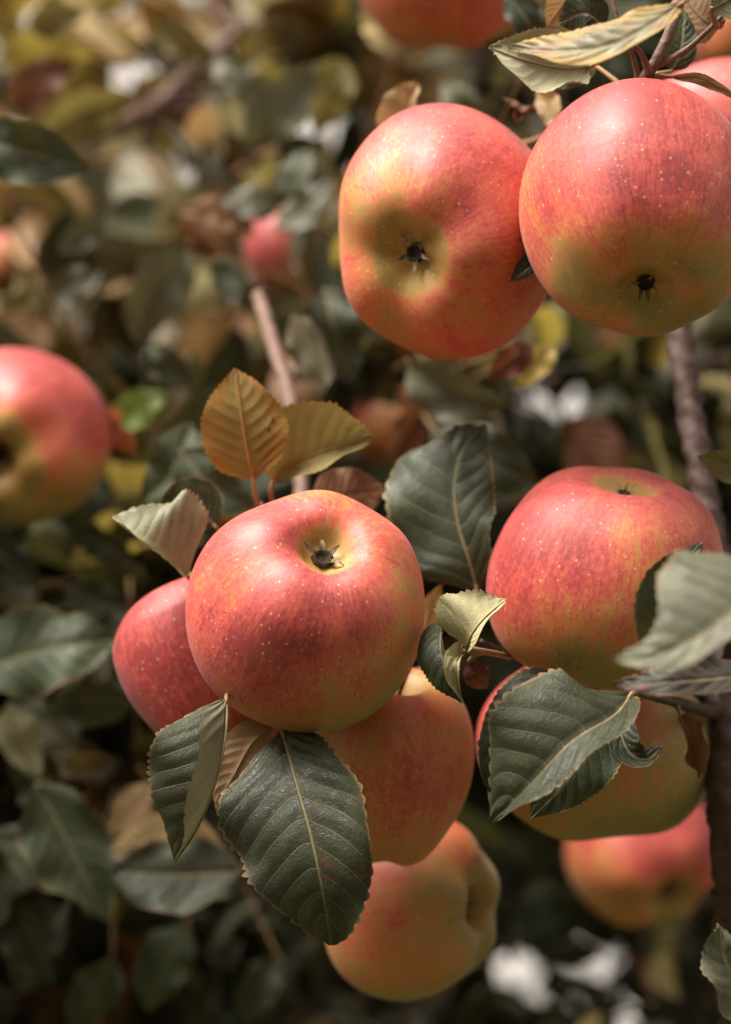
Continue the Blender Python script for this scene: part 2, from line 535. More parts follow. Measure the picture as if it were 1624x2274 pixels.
def hero_leaf(branch, mid, wl_, wr_, kind, phl=0.0, phr=0.0, crl=0.0, crr=0.0, petiole=None, label=None, nveins=8.5,
              under=False, teeth=22, tooth=0.075, rows=132, half=15, wave=0.5, profl=None, profr=None, rib='rib', pet='petiole', quilt=1.0, prad=1.0):
    """mid: (x, y, dz) from base to tip on the picture sheet; wl_/wr_: widths of the halves left and right of the
    way base->tip in sheet units; ph*: how far each half turns up towards the viewer (degrees); cr*: further curl across"""
    LEAF_SEED[0] += 1
    R_ = np.random.default_rng(100 + LEAF_SEED[0])
    pts = np.array([P(*m) for m in mid])
    dzm = mid[len(mid) // 2][2]
    k = mpp(dzm)
    s = np.linspace(0, 1, rows)
    c = catmull(pts, rows)
    L = np.sum(np.linalg.norm(np.diff(c, axis=0), axis=1))
    T = norm(np.gradient(c, axis=0))
    view = norm(CAM - c)
    N = norm(view - T * np.sum(view * T, axis=1, keepdims=True))
    S = np.cross(T, N)
    cols = np.concatenate([-np.linspace(1, 0, half + 1)[:-1] ** 0.85, [0], np.linspace(0, 1, half + 1)[1:] ** 0.85])
    nc = len(cols)
    pos = np.zeros((rows, nc, 3))
    q = np.zeros((rows, nc))
    lf = np.zeros((rows, nc, 3))
    p1, p2, p3 = R_.uniform(0, 6.28, 3)
    for sd in (-1, 1):
        w = (wl_ if sd < 0 else wr_) * k
        tab = (profl if sd < 0 else profr) or WPROF
        wid = prof(tab, s) * w
        ph_ = s * teeth + R_.uniform()
        jag = R_.normal(0, 1, 400)
        saw = (ph_ % 1.0)
        sawv = np.sin(np.pi * np.clip(np.where(saw < .62, saw / 1.24, .5 + (saw - .62) / .76), 0, 1)) ** 0.8
        amp = tooth * w * (0.75 + 0.35 * jag[(ph_).astype(int)]) * np.clip(np.minimum(s / .08, (1 - s) / .05), 0, 1)
        widt = wid + (sawv - .5) * amp * np.minimum(1, wid / (0.25 * w + 1e-9))
        widt = np.maximum(widt, 0)
        ph = np.radians(over(phl if sd < 0 else phr, s))
        cr = np.radians(over(crl if sd < 0 else crr, s))
        idx = [half + sd * j for j in range(half + 1)]
        tt = np.abs(cols[idx])
        cur = c.copy()
        pos[:, half] = c
        lag = 0.30
        for j in range(half + 1):
            t = tt[j]
            if j > 0:
                dt = t - tt[j - 1]
                a = ph + cr * (t + tt[j - 1]) / 2
                edge_w = wave * np.radians(34) * (t ** 2) * (np.sin(s * 9 + p1 + sd) + .7 * np.sin(s * 17 + p2 - sd))
                a = a + edge_w
                d = sd * S * np.cos(a)[:, None] + N * np.sin(a)[:, None]
                ww = wid + (widt - wid) * (1.0 if t > .93 else 0.0) * (1.0 / max(dt, 1e-6)) * (1 if j == half else 0)
                cur = cur + d * (ww * dt)[:, None]
                # side margins sweep a little towards the tip
                pos[:, idx[j]] = cur
            qq = nveins * (s - lag * t ** 1.25 * (1 - 0.45 * s)) + 0.22 * np.tanh(sd * t * 9) + .35
            q[:, idx[j]] = qq
            lf[:, idx[j], 0] = s * L + LEAF_SEED[0] * .37
            lf[:, idx[j], 1] = sd * wid * t
    # relief: veins sunk, blade quilted between them
    dv = np.abs((q % 1.0) - .5)
    tt2 = np.abs(cols)[None, :]
    body = np.clip(tt2 * 5, 0, 1) * np.clip((1 - tt2) * 3.0, 0.15, 1)
    sz = min(L / 0.055, 1.2)
    hgt = quilt * sz * (0.00056 * (np.sqrt(np.clip(dv * 2, 0, 1)) - .55) * body)
    hgt += sz * 0.0009 * wave * np.sin(s[:, None] * 13 + cols[None, :] * 2.5 + p3) * np.clip(tt2 * 2, 0, 1)
    hgt -= sz * 0.0006 * np.exp(-(tt2 / .06) ** 2)
    du = np.gradient(pos, axis=0)
    dvv = np.gradient(pos, axis=1)
    nn = np.cross(dvv, du)
    nn = norm(nn)
    base_sign = np.sign(np.sum(nn[:, half] * N, axis=1).mean())
    nn *= base_sign
    pos = pos + nn * (hgt * (-1 if under else 1))[..., None]
    V = pos.reshape(-1, 3)
    F = []
    for i in range(rows - 1):
        for j in range(nc - 1):
            a, b, d_, e = i * nc + j, i * nc + j + 1, (i + 1) * nc + j + 1, (i + 1) * nc + j
            F.append((a, b, d_, e) if not under else (a, e, d_, b))
    o = mesh_obj('leaf', V, F, M[kind], branch, loc=c[0])
    fattr(o, 'q', q)
    fattr(o, 'side', np.repeat(cols[None, :], rows, 0))
    fattr(o, 'lf', lf, 'FLOAT_VECTOR')
    fattr(o, 'seed', np.full(rows * nc, R_.uniform()))
    if label:
        o['label'] = label
    # midrib as a thin raised cord, petiole running on from the base
    rr = np.linspace(1, 0, 12) ** 0.8 * 0.00052 * sz + 0.00008
    ii = np.linspace(0, int(rows * .93), 12).astype(int)
    sgn = -1 if under else 1
    mp = pos[ii, half] + (nn[ii, half] * sgn if under else -nn[ii, half]) * 0.00012 * (-1 if under else 1)
    Vm, Fm, _ = tube(mp, rr, 6, 40)
    mesh_obj('midrib', Vm, Fm, M[rib], o, loc=c[0])
    if petiole:
        pp = [c[min(6, rows - 1)], c[0]] + [P(*m) for m in petiole]
        pr = [0.0005 * prad] + list(np.linspace(0.00075, 0.0011, len(pp) - 1) * prad)
        Vp, Fp, _ = tube(pp, pr, 8, 30, 0.05, LEAF_SEED[0])
        mesh_obj('petiole', Vp, Fp, M[pet], o, loc=c[0])
    return o


def simple_leaf_mesh(name, R_, mat, rows=16, half=4):
    """an unplaced blade of unit length along +Y, face up +Z, for leaves out of focus"""
    s = np.linspace(0, 1, rows)
    w = prof(WPROF, s) * R_.uniform(.26, .36)
    bend = R_.uniform(-.9, .5)
    fold = R_.uniform(.0, .7)
    curl = R_.uniform(-.5, .7)
    twist = R_.uniform(-.7, .7)
    th = bend * s ** 1.3
    y = np.concatenate([[0], np.cumsum(np.cos(th[:-1]) / (rows - 1))])
    z = np.concatenate([[0], np.cumsum(np.sin(th[:-1]) / (rows - 1))])
    cols = np.linspace(-1, 1, 2 * half + 1)
    ph = R_.uniform(0, 6.28)
    V, q, side = [], [], []
    for i in range(rows):
        for t in cols:
            a = fold + curl * abs(t)
            x = t * w[i] * math.cos(a)
            h = abs(t) * w[i] * math.sin(a) + .02 * math.sin(s[i] * 14 + ph + 3 * t) * abs(t)
            tw = twist * s[i]
            V.append((x * math.cos(tw) - h * math.sin(tw), y[i] - h * math.sin(th[i]), z[i] + x * math.sin(tw) + h * math.cos(tw)))
    nc = len(cols)
    F = [(i * nc + j, i * nc + j + 1, (i + 1) * nc + j + 1, (i + 1) * nc + j) for i in range(rows - 1) for j in range(nc - 1)]
    # petiole: a slim three sided stalk
    b = len(V)
    L = .38
    for k, yy in enumerate((0.03, -L * .5, -L)):
        for g in range(3):
            an = g * 2.094
            V.append((.012 * math.cos(an), yy, .012 * math.sin(an) - (.04 * k * k)))
    for k in range(2):
        for g in range(3):
            g2 = (g + 1) % 3
            F.append((b + k * 3 + g, b + k * 3 + g2, b + k * 3 + 3 + g2, b + k * 3 + 3 + g))
    return np.array(V), F


# ------------------------------------------------------------------ apples
PROFILE = [  # radius, height; calyx end up
    (0.0, 0.525), (0.05, 0.525), (0.10, 0.53), (0.15, 0.56), (0.205, 0.65), (0.275, 0.74), (0.37, 0.79), (0.50, 0.78), (0.64, 0.71), (0.76, 0.61),
    (0.85, 0.48), (0.945, 0.27), (0.995, 0.04), (1.0, -0.14), (0.965, -0.36), (0.875, -0.58), (0.74, -0.75), (0.58, -0.85),
    (0.42, -0.87), (0.28, -0.80), (0.17, -0.68), (0.08, -0.55), (0.03, -0.50), (0.0, -0.49)]


def make_apple(x, y, w, h, dz, axis, label, blush=(-.4, .6, .5), bias=0.5, gain=0.55, golden=0.35, conic=0.0, depth=0.0, lobes=0.035,
               seed=1, spin=0.0, sepals='open', skew=0.0, ochre=None, csc=1.0, group='ripe apples on the branches', stalk=True, tall=1.0):
    R_ = np.random.default_rng(seed)
    ns, seg = 84, 120
    pr = np.array(PROFILE, float)
    pr[:, 1] *= tall
    pr[:6, 1] += depth * np.array([1, 1, 1, .85, .45, .12])
    c = catmull(np.hstack([pr, np.zeros((len(pr), 1))]), ns)
    r, z = np.maximum(c[:, 0], 0), c[:, 1]
    r = r * (1 - conic * np.clip((z + .3) / 1.1, -0.3, 1))
    r[0] = r[-1] = 0
    th = np.linspace(0, 2 * math.pi, seg, endpoint=False)
    lat = np.linspace(0, 1, ns)
    ph = R_.uniform(0, 6.28, 8)
    Rg, Tg = r[:, None], th[None, :]
    near = np.exp(-((lat[:, None] - .22) / .16) ** 2)
    lob = 1 + lobes * near * np.cos(5 * Tg + ph[0]) + .022 * np.cos(2 * Tg + ph[1]) * np.sin(lat[:, None] * 3.1) + .016 * np.cos(3 * Tg + ph[2]) \
        + .010 * np.sin(4 * Tg + ph[3] + lat[:, None] * 5)
    X = Rg * lob * np.cos(Tg)
    Y = Rg * lob * np.sin(Tg)
    Z = z[:, None] + 0 * Tg + lobes * .9 * near * np.cos(5 * Tg + ph[0]) * (Rg > .1) + .05 * Rg * np.cos(Tg + ph[4]) + skew * Rg * np.cos(Tg)
    U = np.stack([X, Y, Z], -1)
    ax = norm(np.array(axis, float))
    q1 = Vector((0, 0, 1)).rotation_difference(Vector(ax)) @ Quaternion((0, 0, 1), spin)
    m3 = np.array(q1.to_matrix())
    Pc = U @ m3.T                                    # right, up, towards the camera
    lo, hi = Pc.reshape(-1, 3).min(0), Pc.reshape(-1, 3).max(0)
    k = mpp(dz)
    sx = w * k / (hi[0] - lo[0])
    sy = h * k / (hi[1] - lo[1])
    scl = np.array([sx, sy, math.sqrt(sx * sy)])
    cen = (lo + hi) / 2
    Q = (Pc - cen) * scl
    ctr = P(x, y, dz)
    root = empty('apple', ctr, label, 'apple', group)
    toW = lambda p: C2W((np.asarray(p, float) @ m3.T - cen) * scl)
    V = C2W(Q).reshape(-1, 3)
    F = []
    for i in range(ns - 1):
        for j in range(seg):
            j2 = (j + 1) % seg
            F.append((i * seg + j, (i + 1) * seg + j, (i + 1) * seg + j2, i * seg + j2))
    sk = mesh_obj('skin', V, F, M['skin'], root)
    bl = norm(np.array(blush, float))
    nd = norm(Q / scl.mean())
    d = nd @ bl
    low = .16 * np.sin(2 * Tg + ph[5]) * np.sin(lat[:, None] * 4 + ph[6]) + .10 * np.sin(3 * Tg + ph[7] + 2 * lat[:, None])
    red = bias + gain * d + .6 * low
    if ochre:
        od = nd @ norm(np.array(ochre[0], float))
        f_ = np.clip((od - ochre[1]) / (1 - ochre[1]), 0, 1)
        red = red - ochre[2] * f_ * f_ * (3 - 2 * f_)
    bas = np.clip(1 - (np.sqrt(Rg ** 2 + 0 * Tg)) / max(golden, 1e-3), 0, 1) * (lat[:, None] < .5) ** 1
    bas = np.clip(bas * 1.9, 0, 1) * (1 + .25 * np.sin(Tg * 2 + ph[2]))
    stem = np.clip(1 - Rg / .4, 0, 1) * (lat[:, None] > .5)
    red = red - .75 * bas - .5 * stem
    fattr(sk, 'red', red)
    fattr(sk, 'basin', np.clip(bas + stem, 0, 1))
    fattr(sk, 'mer', np.stack([np.cos(Tg) + 0 * Rg, np.sin(Tg) + 0 * Rg, lat[:, None] * 3.14 + 0 * Tg], -1), 'FLOAT_VECTOR')
    fattr(sk, 'seed', np.full(ns * seg, seed * 1.37))
    # calyx: a dark little cup ringed with five dried sepals
    zb = .535 * tall + depth
    toC = lambda p: toW([(q_[0] * csc, q_[1] * csc, zb + (q_[2] - zb) * csc) for q_ in p])
    ring = 14
    Vc, Fc = [], []
    for i, (rr, zz) in enumerate([(.11, .015), (.086, .046), (.072, .036), (.054, .012), (.0, .009)]):
        for j in range(ring):
            a = 2 * math.pi * j / ring
            Vc.append((rr * math.cos(a) * (1 + .12 * math.sin(5 * a)), rr * math.sin(a), zb + zz))
    for i in range(4):
        for j in range(ring):
            j2 = (j + 1) % ring
            Fc.append((i * ring + j, i * ring + j2, (i + 1) * ring + j2, (i + 1) * ring + j))
    cal = mesh_obj('calyx', toC(Vc), Fc, M['core'], root)
    for g in range(5):
        a0 = g * 2 * math.pi / 5 + R_.uniform(-.25, .25)
        n = 9
        Ls = R_.uniform(.12, .21)
        lean = R_.uniform(.0, 1.1)
        curl = R_.uniform(-1.0, 1.6)
        p = np.array([.086, zb + .038])
        Vs = []
        ang = 1.35 - lean
        for i in range(n):
            f = i / (n - 1)
            wd_ = .056 * (1 - f) ** .8 + .004
            for e in (-1, 0, 1):
                aa = a0 + e * wd_ / max(p[0] + .04, .07) * .75
                Vs.append((p[0] * math.cos(aa), p[0] * math.sin(aa), p[1] + (.012 if e else 0)))
            ang2 = ang - curl * f
            p = p + Ls / n * np.array([math.cos(ang2), math.sin(ang2)])
            p[0] = max(p[0], .012)
        Fs = []
        for i in range(n - 1):
            for e in range(2):
                Fs.append((i * 3 + e, i * 3 + e + 1, (i + 1) * 3 + e + 1, (i + 1) * 3 + e))
        mesh_obj('sepal', toC(Vs), Fs, M['sepal'], cal)
    if stalk:
        zt = -.50 * tall
        pts = toW([(0, 0, zt + .05), (.02, 0, zt - .18), (.06, .03, zt - .38), (.13, .05, zt - .62)])
        rm = scl.mean()
        Vp, Fp, _ = tube(pts, np.array([.03, .026, .028, .042]) * rm, 8, 24, .05, seed)
        mesh_obj('stalk', Vp, Fp, M['stalk'], root)
    return root


APPLES = 'ripe apples on the branches'
make_apple(677, 1358, 533, 540, .022, (.20, .64, .74), 'large red apple at the centre with its open calyx facing up',
           blush=(-.6, -.1, .5), bias=.66, gain=.22, ochre=((.2, -1, .1), .36, .54), depth=.08, golden=.30, csc=.9, seed=3, spin=.4, tall=1.05, lobes=.02)
make_apple(1003, 515, 500, 570, .070, (-.36, -.27, .90), 'tall red and yellow apple left of the pair, yellow hollow around its calyx',
           blush=(.2, .8, .0), bias=.60, gain=.24, ochre=((-.55, .0, .8), .78, .18), golden=.38, csc=.75, seed=5, spin=1.0, depth=.17, tall=1.08, lobes=.03, skew=.05)
make_apple(1422, 465, 534, 566, .020, (-.01, -.78, .62), 'speckled red apple at top right hanging below the leafy twig',
           blush=(-.25, .75, .3), bias=.68, gain=.22, ochre=((0, -.85, .5), .40, .50), golden=.24, seed=8, spin=.2, depth=.15, conic=.06, lobes=.018, csc=.72)
make_apple(1342, 1280, 526, 492, .056, (.17, .94, .27), 'orange red apple at right with a shallow hollow on top',
           blush=(-.25, .75, .35), bias=.64, gain=.18, ochre=((.1, -1, .1), .15, .45), golden=.34, seed=13, spin=.9, depth=.16, lobes=.012, csc=.5)
make_apple(445, 1492, 385, 450, .080, (.30, -.86, .25), 'small deep red apple half hidden behind the central apple',
           blush=(-.5, .2, .8), bias=.74, gain=.30, golden=.3, seed=17, conic=.28, tall=1.15)
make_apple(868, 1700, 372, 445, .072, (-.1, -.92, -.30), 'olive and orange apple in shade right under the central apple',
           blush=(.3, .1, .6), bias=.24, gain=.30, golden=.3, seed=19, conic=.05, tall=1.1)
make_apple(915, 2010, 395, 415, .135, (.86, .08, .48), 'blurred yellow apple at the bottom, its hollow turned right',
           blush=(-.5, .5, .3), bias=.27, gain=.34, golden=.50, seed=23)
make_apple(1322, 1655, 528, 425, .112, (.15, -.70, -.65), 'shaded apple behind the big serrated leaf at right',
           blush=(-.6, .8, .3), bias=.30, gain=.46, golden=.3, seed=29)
make_apple(1428, 1895, 345, 325, .44, (.38, -.56, .74), 'blurred pinkish apple low at right with a dark calyx',
           blush=(.2, .9, .0), bias=.62, gain=.40, golden=.42, seed=31)
make_apple(46, 968, 402, 396, .26, (-.22, -.32, .92), 'blurred red and green apple cut by the left edge',
           blush=(.4, .7, .1), bias=.42, gain=.55, golden=.62, seed=37, spin=2.0)
make_apple(985, -95, 440, 422, .24, (.1, -.9, -.3), 'dark orange apple cut by the top edge above the pair',
           blush=(-.3, .5, .5), bias=.55, gain=.3, seed=41)
make_apple(640, 552, 190, 180, .50, (.1, -.9, .1), 'small far red and olive apple left of the tall apple',
           blush=(-.9, .1, .3), bias=.45, gain=.6, seed=43)
make_apple(1600, 290, 330, 310, .16, (.2, -.8, .3), 'red apple peeking out behind the top right apple',
           blush=(0, .8, .3), bias=.7, gain=.2, seed=47)
make_apple(1660, 60, 260, 250, .42, (0, -.9, .2), 'faint orange apple cut by the right edge near the top',
           blush=(0, .6, .3), bias=.5, gain=.2, seed=53)
make_apple(12, 590, 140, 140, .72, (0, -.9, .3), 'tiny far orange apple at the left edge among leaves',
           blush=(0, .6, .3), bias=.5, gain=.2, seed=59)
make_apple(872, 950, 190, 170, .60, (0, -.9, .3), 'far orange apple blurred behind the olive leaf',
           blush=(0, .6, .3), bias=.45, gain=.2, seed=61)


# ------------------------------------------------------------------ branches
def branch(label, pts, mat='twig', bump=.10, name='apple_branch', group='branches of the apple tree', extra=(), seg=14, part='stem'):
    """pts: (x, y, dz, width in sheet units)"""
    w = [P(p[0], p[1], p[2]) for p in pts]
    r = [p[3] / 2 * mpp(p[2]) for p in pts]
    root = empty(name, w[0], label, 'branch', group)
    V, F, ctr = tube(w, r, seg, len(pts) * 16, bump, int(abs(pts[0][0])) + 3)
    mesh_obj(part, V, F, M[mat], root, loc=w[0])
    for e in extra:
        we = [P(p[0], p[1], p[2]) for p in e]
        re = [p[3] / 2 * mpp(p[2]) for p in e]
        V, F, _ = tube(we, re, 10, len(e) * 12, bump, int(abs(e[0][0])) + 7)
        mesh_obj('side_twig', V, F, M[mat], root, loc=we[0])
    return root, ctr


mid_twig, mid_ctr = branch('pinkish brown twig rising behind the central apple with a rusty leaf', [
    (760, 1620, .125, 46), (720, 1400, .13, 42), (678, 1180, .15, 36), (664, 1010, .18, 34), (640, 870, .20, 36), (612, 780, .22, 34),
    (585, 690, .24, 32), (572, 655, .25, 28)],
    extra=[[(690, 1250, .128, 26), (620, 1180, .11, 18), (580, 1120, .075, 12)],
           [(735, 1480, .13, 26), (640, 1570, .08, 20), (615, 1600, .05, 16)],
           [(700, 1320, .13, 22), (560, 1310, .1, 18), (430, 1290, .06, 12)]])
right_branch, right_ctr = branch('thick dark branch running down the right edge behind the apples', [
    (1500, 640, .18, 60), (1512, 760, .17, 58), (1532, 900, .16, 58), (1556, 1040, .15, 60), (1580, 1190, .14, 64), (1602, 1400, .12, 70),
    (1606, 1560, .10, 76), (1606, 1720, .09, 80), (1622, 1900, .09, 86), (1636, 2100, .10, 92), (1660, 2400, .12, 110)], mat='bark', bump=.16,
    extra=[[(1604, 1480, .11, 30), (1420, 1485, .09, 24), (1240, 1475, .10, 20), (1130, 1455, .06, 16), (1070, 1425, .03, 12)],
           [(1604, 1590, .10, 34), (1500, 1560, .05, 24), (1440, 1545, .0, 16), (1405, 1540, -.02, 12)],
           [(1612, 1480, .11, 34), (1640, 1400, .04, 26), (1690, 1320, -.06, 20), (1712, 1292, -.125, 14)]])
top_twig, top_ctr = branch('reddish twig at the top right corner holding leaves and the pair of apples', [
    (1560, -160, .03, 30), (1520, -40, .02, 28), (1492, 60, .015, 26), (1460, 130, .015, 26), (1425, 185, .02, 26), (1400, 240, .035, 22)],
    mat='twig', bump=.06,
    extra=[[(1452, 150, .017, 18), (1530, 105, .012, 13), (1600, 40, .006, 12), (1680, -40, 0, 12)],
           [(1420, 190, .02, 16), (1405, 120, .016, 12), (1380, 60, .01, 10), (1352, -20, .01, 10)],
           [(1420, 195, .022, 20), (1290, 240, .06, 16), (1210, 300, .10, 14)],
           [(1442, 160, .015, 20), (1425, 120, .008, 13), (1402, 92, .0, 9)]])
# leaves of the twig behind the central apple
hero_leaf(mid_twig, [(562, 1066, .062), (549, 1000, .060), (535, 910, .060), (522, 817, .064)], 98, 98, 'rust', 6, 6, 8, 8,
          petiole=[(570, 1110, .066), (590, 1150, .085), (640, 1200, .12)], label='rusty orange leaf with pointed tip above the central apple', under=True, rib='rib_rust', wave=.3)
hero_leaf(mid_twig, [(606, 1070, .070), (640, 1034, .068), (720, 1002, .066), (780, 985, .068), (828, 967, .072)], 128, 62, 'olive', 14, 42, 18, 30,
          petiole=[(602, 1100, .074), (620, 1150, .095), (650, 1200, .12)], label='olive leaf folded along its midrib beside the rusty leaf', under=True, wave=.4, rib='rib_rust')
hero_leaf(mid_twig, [(690, 1120, .10), (750, 1105, .10), (860, 1085, .11)], 68, 62, 'brown', -10, 10, petiole=[(672, 1140, .122)], label='dull brown leaf just showing above the central apple')
hero_leaf(mid_twig, [(1062, 1318, .075), (1040, 1240, .072), (1016, 1160, .074), (1008, 1070, .078), (1030, 990, .082), (1078, 943, .088)], 152, 92, 'dark', -14, 8, -10, 16,
          profl=[(0, 0), (.06, .45), (.15, .78), (.3, .93), (.5, 1.0), (.64, 1.06), (.72, 1.06), (.765, .62), (.82, .38), (.9, .25), (.96, .1), (1, 0)],
          profr=[(0, 0), (.04, .2), (.12, .55), (.3, .9), (.5, 1.0), (.7, .95), (.84, .7), (.93, .4), (1, 0)],
          petiole=[(1072, 1345, .08), (1040, 1420, .12), (900, 1500, .14), (740, 1490, .13)], label='large dark glossy leaf standing between the two middle apples', wave=.8, quilt=.8)
hero_leaf(mid_twig, [(416, 1280, .052), (370, 1238, .045), (310, 1195, .042), (250, 1147, .048)], 62, 156, 'sage', 74, -10, 30, -14,
          petiole=[(432, 1295, .062)], label='pale green leaf folded open at the left of the central apple', wave=.4)
hero_leaf(mid_twig, [(480, 1170, .075), (430, 1120, .075), (350, 1120, .08)], 40, 60, 'dark', 0, 10, petiole=[(520, 1200, .09), (620, 1250, .12)])
hero_leaf(mid_twig, [(503, 1548, .006), (497, 1640, -.004), (474, 1745, -.010), (436, 1840, -.008), (388, 1916, .0)], 92, 158, 'green', [150, 128, 112, 104, 90], 6, 14, -22,
          petiole=[(520, 1520, .03), (600, 1540, .07), (655, 1560, .10)], label='green leaf folded lengthwise hanging left of the large dark leaf', wave=.35)
hero_leaf(mid_twig, [(628, 1626, .022), (655, 1730, .006), (688, 1848, -.004), (714, 1970, -.006), (737, 2100, .004)], 140, 196, 'blotchy', 10, -8, 22, -14,
          petiole=[(622, 1600, .035), (640, 1570, .07)], label='largest dark serrated leaf hanging straight down below the central apple', wave=.6, quilt=1.2, nveins=9.5,
          profl=[(0, 0), (.02, .3), (.08, .55), (.18, .72), (.3, .9), (.42, 1.1), (.55, 1.02), (.7, .84), (.84, .60), (.93, .38), (.98, .18), (1, 0)],
          profr=[(0, 0), (.02, .25), (.08, .52), (.2, .86), (.34, 1.0), (.5, .98), (.66, .8), (.8, .56), (.9, .32), (.97, .14), (1, 0)])
hero_leaf(mid_twig, [(602, 1618, .034), (560, 1650, .030), (520, 1720, .028), (480, 1800, .03)], 62, 60, 'tan', 0, 0, under=True,
          petiole=[(640, 1590, .06)], label='tan leaf in shade between the two hanging leaves')
hero_leaf(mid_twig, [(905, 1185, .10), (895, 1160, .095), (878, 1130, .09)], 16, 16, 'tan', 20, 20, petiole=[(860, 1260, .12), (730, 1350, .13)])
hero_leaf(mid_twig, [(935, 1420, .10), (955, 1360, .09), (982, 1296, .085)], 30, 26, 'tan', 0, 20, petiole=[(880, 1480, .12), (740, 1520, .13)])
# leaves of the right branch
hero_leaf(right_branch, [(1036, 1440, .005), (1050, 1408, -.004), (1078, 1372, -.006), (1126, 1331, .0)], 112, 34, 'sage', -22, 60, 6, 20, under=True,
          petiole=[(1075, 1446, .015), (1130, 1458, .06)], label='small pale leaf curled over between the two middle apples', wave=.5)
hero_leaf(right_branch, [(985, 1372, .012), (978, 1430, .0), (992, 1495, -.004), (1026, 1562, .0)], 26, 62, 'green', 60, -12, 40, -30,
          petiole=[(1010, 1400, .012), (1050, 1440, .03), (1130, 1458, .06)], label='narrow dark leaf hanging below the small curled leaf', wave=.4)
hero_leaf(right_branch, [(1030, 1446, .01), (1012, 1470, -.006), (1016, 1520, -.006), (1028, 1558, -.004)], 12, 34, 'sage', 40, 30, 0, 20, under=True, petiole=[(1060, 1450, .02)])
hero_leaf(right_branch, [(1040, 1470, .03), (1060, 1500, .03), (1082, 1530, .035)], 30, 30, 'brown', 0, 0, petiole=[(1070, 1450, .03), (1130, 1457, .06)])
hero_leaf(right_branch, [(1402, 1542, -.022), (1362, 1590, -.034), (1272, 1645, -.040), (1186, 1733, -.040), (1089, 1829, -.030)], 74, 176, 'green', 46, -4, 10, -20,
          petiole=[(1412, 1538, -.02)], label='sharp green serrated leaf pointing down left in front of the shaded apple', wave=.45, quilt=1.3, rows=150,
          profr=[(0, 0), (.04, .22), (.1, .52), (.2, .84), (.34, 1.0), (.5, 1.02), (.64, .97), (.76, .74), (.86, .42), (.94, .16), (1, 0)])
hero_leaf(right_branch, [(1252, 1508, .03), (1190, 1570, .012), (1130, 1680, .008), (1108, 1800, .014)], 95, 90, 'dark', 0, -5, petiole=[(1300, 1500, .06), (1400, 1490, .09)], label='dark leaf behind the sharp green leaf, its left rim showing')
hero_leaf(right_branch, [(1370, 1575, .0), (1320, 1650, -.008), (1260, 1730, -.008), (1178, 1818, .0)], 78, 90, 'dark', -8, 0, petiole=[(1420, 1550, .0)], label='dark leaf behind the sharp green leaf, its lower right rim showing')
hero_leaf(right_branch, [(1712, 1292, -.125), (1620, 1370, -.13), (1520, 1432, -.132), (1430, 1462, -.130), (1360, 1468, -.125)], 58, 214, 'pale', 30, -6, 20, -30,
          label='big out of focus grey green leaf close in front at the right edge', wave=.4, profr=[(0, .4), (.1, .7), (.25, .95), (.45, .94), (.56, .72), (.66, .40), (.78, .20), (.9, .12), (1, 0)])
hero_leaf(right_branch, [(1512, 1480, -.02), (1484, 1400, -.035), (1490, 1300, -.04), (1562, 1204, -.035)], 78, 80, 'dark', 10, 0, 20, 0,
          petiole=[(1560, 1510, .04), (1602, 1520, .10)], label='dark toothed leaf rim in front of the orange red apple')
hero_leaf(right_branch, [(1690, 1490, -.05), (1600, 1505, -.065), (1480, 1515, -.07), (1361, 1521, -.062)], 46, 64, 'redrim', 26, -30, 20, -10,
          petiole=[(1700, 1500, -.02), (1640, 1540, .06)], label='dark leaf with red margin lying below the grey green leaf', wave=.8)
hero_leaf(right_branch, [(1402, 1552, .004), (1376, 1600, -.004), (1392, 1662, -.008), (1432, 1684, -.008), (1474, 1656, -.004)], 40, 34, 'dark', 10, 10, 20, 20,
          petiole=[(1440, 1546, .0)], label='small dark hooked leaf beside the sharp green leaf', teeth=12)
hero_leaf(right_branch, [(1512, 1585, .045), (1540, 1650, .04), (1552, 1730, .045)], 44, 36, 'brown', 20, 40, 30, 40, petiole=[(1500, 1560, .05)], wave=1.2)
hero_leaf(right_branch, [(1690, 1075, .04), (1640, 1040, .035), (1548, 1012, .035)], 46, 40, 'olive', 20, 20, petiole=[(1640, 1180, .12)], label='olive leaf tip at the right edge above the orange red apple')
hero_leaf(right_branch, [(1690, 2260, -.02), (1640, 2190, -.028), (1608, 2120, -.03), (1592, 2050, -.03)], 80, 70, 'pale', 20, -10, 30, 0,
          petiole=[(1690, 2300, .03), (1650, 2300, .11)], label='crinkled pale leaf with brown rim at the lower right edge', wave=1.3)
# leaves of the top twig
hero_leaf(top_twig, [(1516, 6, -.050), (1440, 56, -.058), (1350, 100, -.056), (1240, 112, -.048), (1126, 104, -.035)], 46, 70, 'turning', 40, -30, 20, -20,
          petiole=[(1540, -20, -.02), (1525, -60, .015)], label='yellowing leaf arching left from the top right twig', wave=.5)
hero_leaf(top_twig, [(1308, 150, .030), (1240, 152, .024), (1160, 132, .020), (1086, 104, .022)], 84, 88, 'pale', 20, 0, 70, 10, under=True,
          petiole=[(1340, 130, .024), (1395, 105, .016)], label='dull olive leaf with a rolled lower rim under the yellowing leaf', wave=.7)
hero_leaf(top_twig, [(1345, 62, .02), (1300, 30, .02), (1240, 50, .03)], 60, 50, 'dark', 0, 0, petiole=[(1370, 50, .012)])
hero_leaf(top_twig, [(1300, -40, .03), (1260, 0, .03), (1215, 60, .04)], 40, 40, 'tan', 0, 10, petiole=[(1345, -30, .012)])
hero_leaf(top_twig, [(1490, 158, .03), (1512, 110, .028), (1520, 20, .03)], 42, 36, 'dark', 0, 0, petiole=[(1460, 165, .02)])
hero_leaf(top_twig, [(1600, 60, .03), (1560, 40, .03), (1500, -30, .035)], 60, 60, 'tan', 10, 10, petiole=[(1605, 45, .01)], under=True)
